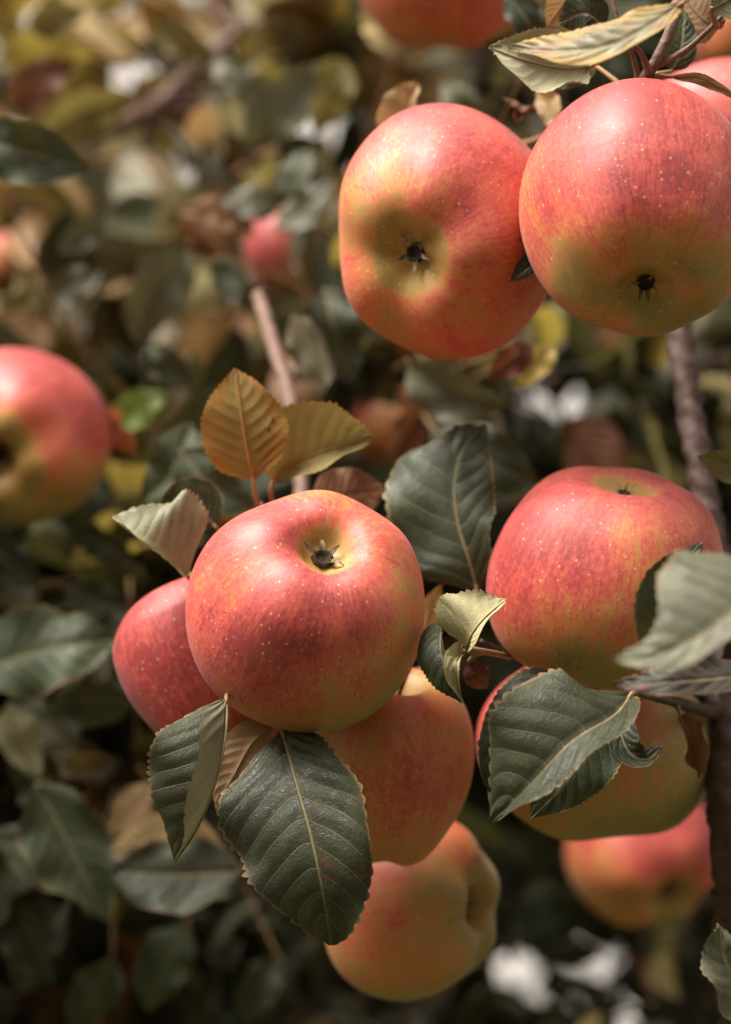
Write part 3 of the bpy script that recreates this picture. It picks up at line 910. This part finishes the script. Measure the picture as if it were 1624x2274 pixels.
hero_leaf(top_twig, [(1580, 20, -.01), (1640, -10, -.01), (1700, -20, -.01)], 50, 50, 'green', 10, 10, petiole=[(1590, 52, .006)], under=True)
hero_leaf(top_twig, [(1490, 170, .02), (1560, 175, .018), (1650, 225, .02)], 12, 16, 'tan', 20, 20, petiole=[(1450, 168, .018)])
hero_leaf(top_twig, [(898, 310, .13), (900, 250, .12), (925, 176, .12)], 66, 44, 'tan', 10, 20, 20, 40, petiole=[(960, 340, .14), (1150, 320, .13), (1215, 300, .10)], label='tan leaf standing up behind the tall apple', wave=1.0)
hero_leaf(top_twig, [(1240, 545, .045), (1190, 580, .034), (1132, 626, .030)], 26, 34, 'dark', 0, 0, petiole=[(1250, 470, .06), (1215, 330, .095)])
hero_leaf(top_twig, [(1210, 250, .10), (1160, 235, .10), (1118, 215, .10)], 46, 40, 'brown', 40, 60, 60, 80, petiole=[(1230, 280, .09)], wave=1.6)
hero_leaf(top_twig, [(1235, 285, .09), (1220, 240, .095), (1190, 190, .1)], 30, 36, 'tan', 10, 40, petiole=[(1240, 290, .085)], wave=1.2)
hero_leaf(top_twig, [(1330, 150, .04), (1240, 160, .05), (1180, 200, .06)], 40, 40, 'green', 0, 0, petiole=[(1400, 205, .025)])

# ------------------------------------------------------------------ branches behind, out of focus
BLADE = {}
for kind in [k for k in M if k.startswith('b_')]:
    R_ = np.random.default_rng(abs(hash(kind)) % 1000 if False else sum(map(ord, kind)))
    for v in range(4):
        V, F = simple_leaf_mesh('leaf', R_, M[kind])
        me = bpy.data.meshes.new('leaf')
        me.from_pydata(V.tolist(), [], F)
        me.polygons.foreach_set('use_smooth', [True] * len(me.polygons))
        me.materials.append(M[kind])
        cs = np.tile(np.linspace(-1, 1, 9), 16)
        ss_ = np.repeat(np.linspace(0, 1, 16), 9)
        for nm_, val in (('q', 7.5 * (ss_ - .3 * np.abs(cs))), ('side', cs)):
            at = me.attributes.new(nm_, 'FLOAT', 'POINT')
            at.data.foreach_set('value', np.concatenate([val, np.zeros(len(V) - 144)]).astype(np.float32))
        BLADE[kind, v] = me


def place_leaf(root, base, d, nrm, length, kind, v):
    """copy of a blade: base at a point, running along d, face towards nrm"""
    y = norm(np.array(d, float))
    z = norm(np.array(nrm, float) - y * np.dot(nrm, y))
    x = np.cross(y, z)
    o = bpy.data.objects.new('leaf', BLADE[kind, v])
    COL.objects.link(o)
    o.parent = root
    m = Matrix(((x[0], y[0], z[0]), (x[1], y[1], z[1]), (x[2], y[2], z[2]))).to_4x4()
    o.matrix_local = Matrix.Translation(Vector(base) - world_loc(root)) @ m @ Matrix.Scale(length, 4)
    return o


HOLES = [(a, b, c * .58) for a, b, c in [(665, 268, 30), (725, 275, 20), (1262, 912, 48), (1148, 1038, 26), (368, 1098, 30), (428, 405, 30), (1160, 2168, 62), (1350, 2138, 52),
         (1392, 2262, 40), (1180, 858, 20), (440, 0, 22), (290, 190, 22)]]


def to_sheet(p):
    d = np.asarray(p) - CAM
    D = d @ FWD
    k = D / D0 * PX
    return 812 + (d @ RGT) / k, 1137 - (d @ UPV) / k, D - D0


def clear_of_gaps(base, tip, length):
    bx, by, dz = to_sheet((np.asarray(base) + np.asarray(tip)) / 2)
    r = length * .30 / mpp(dz)
    for hx, hy, hr in HOLES:
        if math.hypot(bx - hx, by - hy) < hr + r:
            return False
    return True


OPEN = [(596, 545, 66), (10, 590, 85), (868, 945, 95)]
FORK = [(120, 330), (280, 270), (360, 230), (420, 165), (500, 95)]


def hides_fruit(sx, sy, dz):
    if dz < .85 and any(math.hypot(sx - a, sy - b) < c for a, b, c in OPEN):
        return True
    if dz < .62:
        for (ax, ay), (bx, by) in zip(FORK[:-1], FORK[1:]):
            t = max(0, min(1, ((sx - ax) * (bx - ax) + (sy - ay) * (by - ay)) / ((bx - ax) ** 2 + (by - ay) ** 2)))
            if math.hypot(sx - ax - t * (bx - ax), sy - ay - t * (by - ay)) < 75:
                return True
    return False


def leafy(root, ctr, n, kinds, R_, size=(.036, .064), spread=.9, keep=None):
    names = list(kinds)
    wts = np.array([kinds[k] for k in names], float)
    wts /= wts.sum()
    done = 0
    tries = 0
    while done < n and tries < n * 8:
        tries += 1
        i = R_.integers(0, len(ctr))
        d = norm(R_.normal(0, 1, 3) + np.array([0, -.15, -.25]))
        ln = R_.uniform(*size)
        base = ctr[i] + d * ln * .38
        nm = norm(R_.normal(0, .75, 3) + np.array([0, -.45, .75]))
        tip = base + d * ln
        sx, sy, sz_ = to_sheet(base + d * ln * .5)
        if not clear_of_gaps(base, tip, ln) or hides_fruit(sx, sy, sz_) or sz_ < .10 or not (-150 < sx < 1774 and -150 < sy < 2424):
            continue
        place_leaf(root, base, d, nm, ln, names[R_.choice(len(names), p=wts)], int(R_.integers(0, 4)))
        done += 1


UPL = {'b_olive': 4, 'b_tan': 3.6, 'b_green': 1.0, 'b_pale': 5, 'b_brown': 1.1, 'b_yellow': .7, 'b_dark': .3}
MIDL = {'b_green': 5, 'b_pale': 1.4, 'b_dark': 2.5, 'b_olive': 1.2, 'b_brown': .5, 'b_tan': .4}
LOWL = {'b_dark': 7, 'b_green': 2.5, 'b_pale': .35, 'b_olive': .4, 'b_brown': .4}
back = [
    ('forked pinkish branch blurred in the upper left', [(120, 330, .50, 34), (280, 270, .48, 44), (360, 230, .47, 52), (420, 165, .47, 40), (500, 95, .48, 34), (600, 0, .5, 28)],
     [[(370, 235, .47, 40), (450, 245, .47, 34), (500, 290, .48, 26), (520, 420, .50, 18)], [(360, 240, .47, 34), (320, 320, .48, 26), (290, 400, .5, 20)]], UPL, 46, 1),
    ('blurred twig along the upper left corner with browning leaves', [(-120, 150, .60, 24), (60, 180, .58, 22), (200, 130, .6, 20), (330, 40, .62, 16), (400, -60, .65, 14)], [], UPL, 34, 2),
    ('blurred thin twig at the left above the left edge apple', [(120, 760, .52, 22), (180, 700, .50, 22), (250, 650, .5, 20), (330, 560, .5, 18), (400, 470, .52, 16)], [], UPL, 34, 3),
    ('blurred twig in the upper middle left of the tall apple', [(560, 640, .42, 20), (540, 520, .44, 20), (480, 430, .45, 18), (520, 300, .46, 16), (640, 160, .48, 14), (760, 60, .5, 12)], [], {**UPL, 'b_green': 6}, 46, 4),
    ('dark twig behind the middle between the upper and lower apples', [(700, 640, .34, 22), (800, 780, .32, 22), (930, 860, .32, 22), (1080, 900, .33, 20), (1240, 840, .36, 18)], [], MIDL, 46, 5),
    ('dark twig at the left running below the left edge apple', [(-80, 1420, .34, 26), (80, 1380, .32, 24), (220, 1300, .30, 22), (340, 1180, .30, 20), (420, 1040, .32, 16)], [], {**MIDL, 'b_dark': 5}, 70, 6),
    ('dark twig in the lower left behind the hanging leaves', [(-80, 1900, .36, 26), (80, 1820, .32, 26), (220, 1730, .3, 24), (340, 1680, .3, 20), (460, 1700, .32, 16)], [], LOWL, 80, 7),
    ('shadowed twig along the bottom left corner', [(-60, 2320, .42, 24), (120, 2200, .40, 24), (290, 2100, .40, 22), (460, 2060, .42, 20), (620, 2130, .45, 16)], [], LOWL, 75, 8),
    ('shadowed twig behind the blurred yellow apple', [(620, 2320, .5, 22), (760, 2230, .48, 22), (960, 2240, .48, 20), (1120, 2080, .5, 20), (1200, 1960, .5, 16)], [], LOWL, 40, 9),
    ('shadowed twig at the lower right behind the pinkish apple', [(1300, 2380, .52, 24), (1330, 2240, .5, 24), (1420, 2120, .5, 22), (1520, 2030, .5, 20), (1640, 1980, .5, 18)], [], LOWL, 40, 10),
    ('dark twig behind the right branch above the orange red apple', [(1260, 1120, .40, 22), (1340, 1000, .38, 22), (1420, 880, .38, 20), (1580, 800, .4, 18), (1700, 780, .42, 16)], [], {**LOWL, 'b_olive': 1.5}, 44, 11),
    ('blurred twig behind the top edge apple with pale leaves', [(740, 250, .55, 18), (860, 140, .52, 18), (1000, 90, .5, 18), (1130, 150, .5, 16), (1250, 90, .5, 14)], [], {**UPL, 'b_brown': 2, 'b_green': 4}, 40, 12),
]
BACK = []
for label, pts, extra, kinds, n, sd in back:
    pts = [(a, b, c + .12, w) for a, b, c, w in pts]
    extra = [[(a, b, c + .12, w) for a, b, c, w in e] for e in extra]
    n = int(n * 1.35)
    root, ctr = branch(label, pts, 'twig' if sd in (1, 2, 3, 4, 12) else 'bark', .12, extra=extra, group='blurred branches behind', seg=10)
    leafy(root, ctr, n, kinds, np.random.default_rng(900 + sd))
    BACK.append((root, ctr))


M['lime'] = leaf_material('leaf_lime', (0.11, 0.14, 0.03), (0.2, 0.22, 0.08), (0.2, 0.22, 0.08), trans=(0.3, 0.36, 0.05), tamt=0.4)
M['red'] = leaf_material('leaf_red', (0.34, 0.08, 0.035), (0.36, 0.12, 0.06), (0.3, 0.1, 0.05), trans=(0.5, 0.12, 0.04), tamt=0.3)


def back_leaf(bi, a, b, dz, kind, v, face=(0, .3, 1), wid=.30, bow=.10):
    """one blurred leaf laid from base a to tip b"""
    R_ = np.random.default_rng(int(a[0] * 7 + a[1] * 3 + b[0]) % 99991)
    L = math.hypot(b[0] - a[0], b[1] - a[1])
    px, py = -(b[1] - a[1]) / L, (b[0] - a[0]) / L
    bw = R_.uniform(-bow, bow) * L
    mid = [(a[0] + (b[0] - a[0]) * f + px * bw * math.sin(f * 3.14), a[1] + (b[1] - a[1]) * f + py * bw * math.sin(f * 3.14),
            dz - R_.uniform(.0, .16) * L * mpp(dz) * math.sin(f * 3.14)) for f in (0, .35, .7, 1)]
    tl = R_.uniform(-25, 25)
    pa = P(a[0], a[1], dz)
    bi = min(range(len(BACK)), key=lambda k: np.linalg.norm(BACK[k][1] - pa, axis=1).min())
    end = int(np.linalg.norm(BACK[bi][1] - pa, axis=1).argmin())
    ex, ey, ez = to_sheet(BACK[bi][1][end])
    return hero_leaf(BACK[bi][0], mid, L * wid * R_.uniform(.85, 1.1), L * wid * R_.uniform(.85, 1.1), kind[2:], R_.uniform(0, 22) + tl, R_.uniform(0, 22) - tl,
                     R_.uniform(-20, 30), R_.uniform(-20, 30), petiole=[(a[0] * .7 + ex * .3, a[1] * .7 + ey * .3, dz * .7 + ez * .3), (ex, ey, ez)], prad=.5, rows=64, half=9, wave=.8,
                     under=(v == 3 or kind in ('b_tan',)))


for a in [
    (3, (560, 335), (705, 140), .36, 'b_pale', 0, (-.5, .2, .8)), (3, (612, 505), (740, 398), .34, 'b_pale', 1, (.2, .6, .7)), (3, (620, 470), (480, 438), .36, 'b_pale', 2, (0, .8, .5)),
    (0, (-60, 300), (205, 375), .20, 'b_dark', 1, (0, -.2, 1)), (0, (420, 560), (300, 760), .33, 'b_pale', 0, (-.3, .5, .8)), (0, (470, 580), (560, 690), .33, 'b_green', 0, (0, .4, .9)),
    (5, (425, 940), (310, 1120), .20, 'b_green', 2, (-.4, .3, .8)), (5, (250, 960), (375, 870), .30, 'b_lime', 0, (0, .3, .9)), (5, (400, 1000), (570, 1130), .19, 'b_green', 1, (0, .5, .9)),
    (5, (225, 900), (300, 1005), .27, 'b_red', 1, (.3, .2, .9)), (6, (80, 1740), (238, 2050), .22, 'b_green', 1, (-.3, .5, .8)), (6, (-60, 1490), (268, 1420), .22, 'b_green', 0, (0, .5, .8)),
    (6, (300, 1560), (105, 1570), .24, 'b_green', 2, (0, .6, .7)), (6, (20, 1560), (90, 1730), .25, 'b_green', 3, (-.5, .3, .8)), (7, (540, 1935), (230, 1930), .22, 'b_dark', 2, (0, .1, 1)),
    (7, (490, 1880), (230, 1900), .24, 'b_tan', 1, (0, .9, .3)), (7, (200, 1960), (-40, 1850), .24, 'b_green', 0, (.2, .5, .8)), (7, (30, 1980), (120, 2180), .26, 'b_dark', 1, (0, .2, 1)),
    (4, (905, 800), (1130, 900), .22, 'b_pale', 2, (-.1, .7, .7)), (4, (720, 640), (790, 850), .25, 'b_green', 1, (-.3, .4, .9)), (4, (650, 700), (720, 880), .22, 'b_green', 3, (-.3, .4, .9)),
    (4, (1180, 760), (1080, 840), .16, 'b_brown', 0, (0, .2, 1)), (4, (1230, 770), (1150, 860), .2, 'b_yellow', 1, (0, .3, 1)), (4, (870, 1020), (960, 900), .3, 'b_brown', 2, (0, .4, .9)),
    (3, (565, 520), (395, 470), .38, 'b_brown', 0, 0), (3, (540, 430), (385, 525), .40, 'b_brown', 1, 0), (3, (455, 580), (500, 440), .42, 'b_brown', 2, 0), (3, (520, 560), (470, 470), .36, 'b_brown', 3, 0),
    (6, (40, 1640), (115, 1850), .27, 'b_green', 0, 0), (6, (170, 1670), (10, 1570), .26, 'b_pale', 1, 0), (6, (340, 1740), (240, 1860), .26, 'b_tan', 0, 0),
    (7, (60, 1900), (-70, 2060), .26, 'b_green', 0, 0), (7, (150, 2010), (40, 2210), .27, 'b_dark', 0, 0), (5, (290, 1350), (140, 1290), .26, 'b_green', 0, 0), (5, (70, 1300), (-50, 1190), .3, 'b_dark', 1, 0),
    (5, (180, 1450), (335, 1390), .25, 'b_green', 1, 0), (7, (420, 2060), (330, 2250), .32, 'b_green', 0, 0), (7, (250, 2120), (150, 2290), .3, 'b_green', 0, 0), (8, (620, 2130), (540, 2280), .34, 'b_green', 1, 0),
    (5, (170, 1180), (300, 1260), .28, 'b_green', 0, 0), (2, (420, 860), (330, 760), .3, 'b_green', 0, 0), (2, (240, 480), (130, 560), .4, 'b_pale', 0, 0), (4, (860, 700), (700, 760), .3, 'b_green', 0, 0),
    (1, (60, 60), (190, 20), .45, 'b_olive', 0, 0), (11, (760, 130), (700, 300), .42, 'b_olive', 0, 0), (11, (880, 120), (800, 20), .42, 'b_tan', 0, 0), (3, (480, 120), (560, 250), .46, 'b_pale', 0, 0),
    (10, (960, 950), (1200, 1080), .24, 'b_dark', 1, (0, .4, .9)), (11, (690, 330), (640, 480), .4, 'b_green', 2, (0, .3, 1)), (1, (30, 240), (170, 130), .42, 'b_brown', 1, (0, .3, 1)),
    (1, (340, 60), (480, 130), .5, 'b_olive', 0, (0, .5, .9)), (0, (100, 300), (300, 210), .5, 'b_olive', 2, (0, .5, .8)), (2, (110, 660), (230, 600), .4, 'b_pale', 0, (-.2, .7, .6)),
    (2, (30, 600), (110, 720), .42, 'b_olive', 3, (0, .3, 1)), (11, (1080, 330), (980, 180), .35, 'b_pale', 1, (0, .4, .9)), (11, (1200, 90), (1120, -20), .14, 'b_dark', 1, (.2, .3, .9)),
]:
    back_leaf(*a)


# ------------------------------------------------------------------ the rest of the crown, far out of focus: one mass
def crown():
    R_ = np.random.default_rng(77)
    kinds = ['b_green', 'b_dark', 'b_olive', 'b_tan', 'b_brown', 'b_yellow', 'b_pale']
    blades = []
    R2 = np.random.default_rng(5)
    for v in range(8):
        V, F = simple_leaf_mesh('x', R2, None, 7, 2)
        F = [f for f in F]
        blades.append((V, F))
    Vs, Fs, mi, seeds = [], [], [], []
    off = 0
    n = 0

    def add(p, d, nm, ln, mk):
        nonlocal off, n
        y = norm(d)
        z = norm(nm - y * np.dot(nm, y))
        x = np.cross(y, z)
        V, F = blades[R_.integers(0, 8)]
        W = (V * ln) @ np.stack([x, y, z]) + p
        Vs.append(W)
        Fs.extend([tuple(i + off for i in f) for f in F])
        mi.extend([mk] * len(F))
        seeds.append(np.full(len(V), R_.uniform()))
        off += len(V)
        n += 1
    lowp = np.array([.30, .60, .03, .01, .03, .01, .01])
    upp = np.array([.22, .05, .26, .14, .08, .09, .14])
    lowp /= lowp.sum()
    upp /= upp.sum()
    for _ in range(11500):
        dz = R_.uniform(.62, 2.3)
        sx, sy = R_.uniform(-500, 2124), R_.uniform(-900, 2900)
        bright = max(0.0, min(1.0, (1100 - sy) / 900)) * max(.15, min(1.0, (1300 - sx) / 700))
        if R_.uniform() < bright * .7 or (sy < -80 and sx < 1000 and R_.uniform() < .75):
            continue
        p = P(sx, sy, dz)
        ln = R_.uniform(.05, .085)
        d = R_.normal(0, 1, 3) + np.array([0, 0, -.3])
        if not clear_of_gaps(p, p + norm(d) * ln, ln) or hides_fruit(sx, sy, dz):
            continue
        nm = R_.normal(0, .7, 3) + np.array([0, -.35, .7])
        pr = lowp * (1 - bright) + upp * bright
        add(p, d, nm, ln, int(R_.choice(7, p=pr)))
    # the crown goes on overhead, unseen, added to shade the far foliage
    for _ in range(3000):
        p = np.array([R_.uniform(-1.8, 1.8), R_.uniform(1.5, 3.4), R_.uniform(2.5, 3.4)])
        if p[0] < .1 and p[1] < 2.1:
            continue
        sx, sy, dz = to_sheet(p)
        if sy > -120:
            continue
        add(p, R_.normal(0, 1, 3), R_.normal(0, .6, 3) + np.array([0, -.2, .8]), R_.uniform(.06, .09), int(R_.choice(7, p=lowp)))
    # unseen bough added past the left edge to shade the lower left
    for _ in range(700):
        p = np.array([R_.uniform(-.62, -.22), R_.uniform(1.02, 1.45), R_.uniform(1.82, 2.12)])
        sx, sy, dz = to_sheet(p)
        if sx > -60:
            continue
        add(p, R_.normal(0, 1, 3), R_.normal(0, .6, 3) + np.array([0, -.3, .7]), R_.uniform(.05, .08), int(R_.choice(7, p=lowp)))
    # unseen leaves added to both sides, blocking sky light from there
    for _ in range(6500):
        p = np.array([R_.uniform(-3.2, 3.2), R_.uniform(.95, 3.2), R_.uniform(.5, 3.3)])
        sx, sy, dz = to_sheet(p)
        if (-450 < sx < 2070 and -850 < sy < 2850) or dz < .1 or (p[2] > 2.3 and p[1] < 1.5 and p[0] < .2):
            continue
        add(p, R_.normal(0, 1, 3), R_.normal(0, .6, 3) + np.array([0, -.3, .7]), R_.uniform(.08, .13), int(R_.choice(7, p=lowp)))
    me = bpy.data.meshes.new('foliage')
    me.from_pydata(np.vstack(Vs).tolist(), [], Fs)
    for k in kinds:
        me.materials.append(M[k])
    me.polygons.foreach_set('material_index', mi)
    me.polygons.foreach_set('use_smooth', [True] * len(me.polygons))
    a = me.attributes.new('seed', 'FLOAT', 'POINT')
    a.data.foreach_set('value', np.concatenate(seeds).astype(np.float32))
    o = bpy.data.objects.new('foliage', me)
    COL.objects.link(o)
    o['kind'] = 'stuff'
    o['label'] = 'blurred mass of dark and yellowing leaves deep in the crown'
    o['category'] = 'foliage'


crown()


# ------------------------------------------------------------------ unseen leaf screen added behind the camera to cut front sky light
def leaf_screen():
    R_ = np.random.default_rng(313)
    V, F, mi, off = [], [], [], 0
    bl = [simple_leaf_mesh('x', R_, None, 5, 1) for _ in range(5)]
    for _ in range(13000):
        x = R_.uniform(-5, 5)
        c = 3.1 + .5 * math.cos(x * 2.2)
        p = np.array([x, -1.9 + R_.normal(0, .4), R_.uniform(.25, c + .35)])
        d = norm(R_.normal(0, 1, 3))
        z = norm(R_.normal(0, .7, 3) + np.array([0, .4, .7]))
        z = norm(z - d * d.dot(z))
        v, f = bl[R_.integers(0, 5)]
        V.append((v * R_.uniform(.09, .15)) @ np.stack([np.cross(d, z), d, z]) + p)
        F.extend([tuple(i + off for i in q_) for q_ in f])
        mi.extend([int(R_.choice(3, p=[.55, .35, .1]))] * len(f))
        off += len(v)
    me = bpy.data.meshes.new('unseen_leaf_screen')
    me.from_pydata(np.vstack(V).tolist(), [], F)
    for k in ('b_green', 'b_dark', 'b_olive'):
        me.materials.append(M[k])
    me.polygons.foreach_set('material_index', mi)
    o = bpy.data.objects.new('unseen_leaf_screen', me)
    COL.objects.link(o)
    o['kind'] = 'stuff'
    o['label'] = 'unseen leafy screen added behind the viewer to cut front light'
    o['category'] = 'foliage'


leaf_screen()
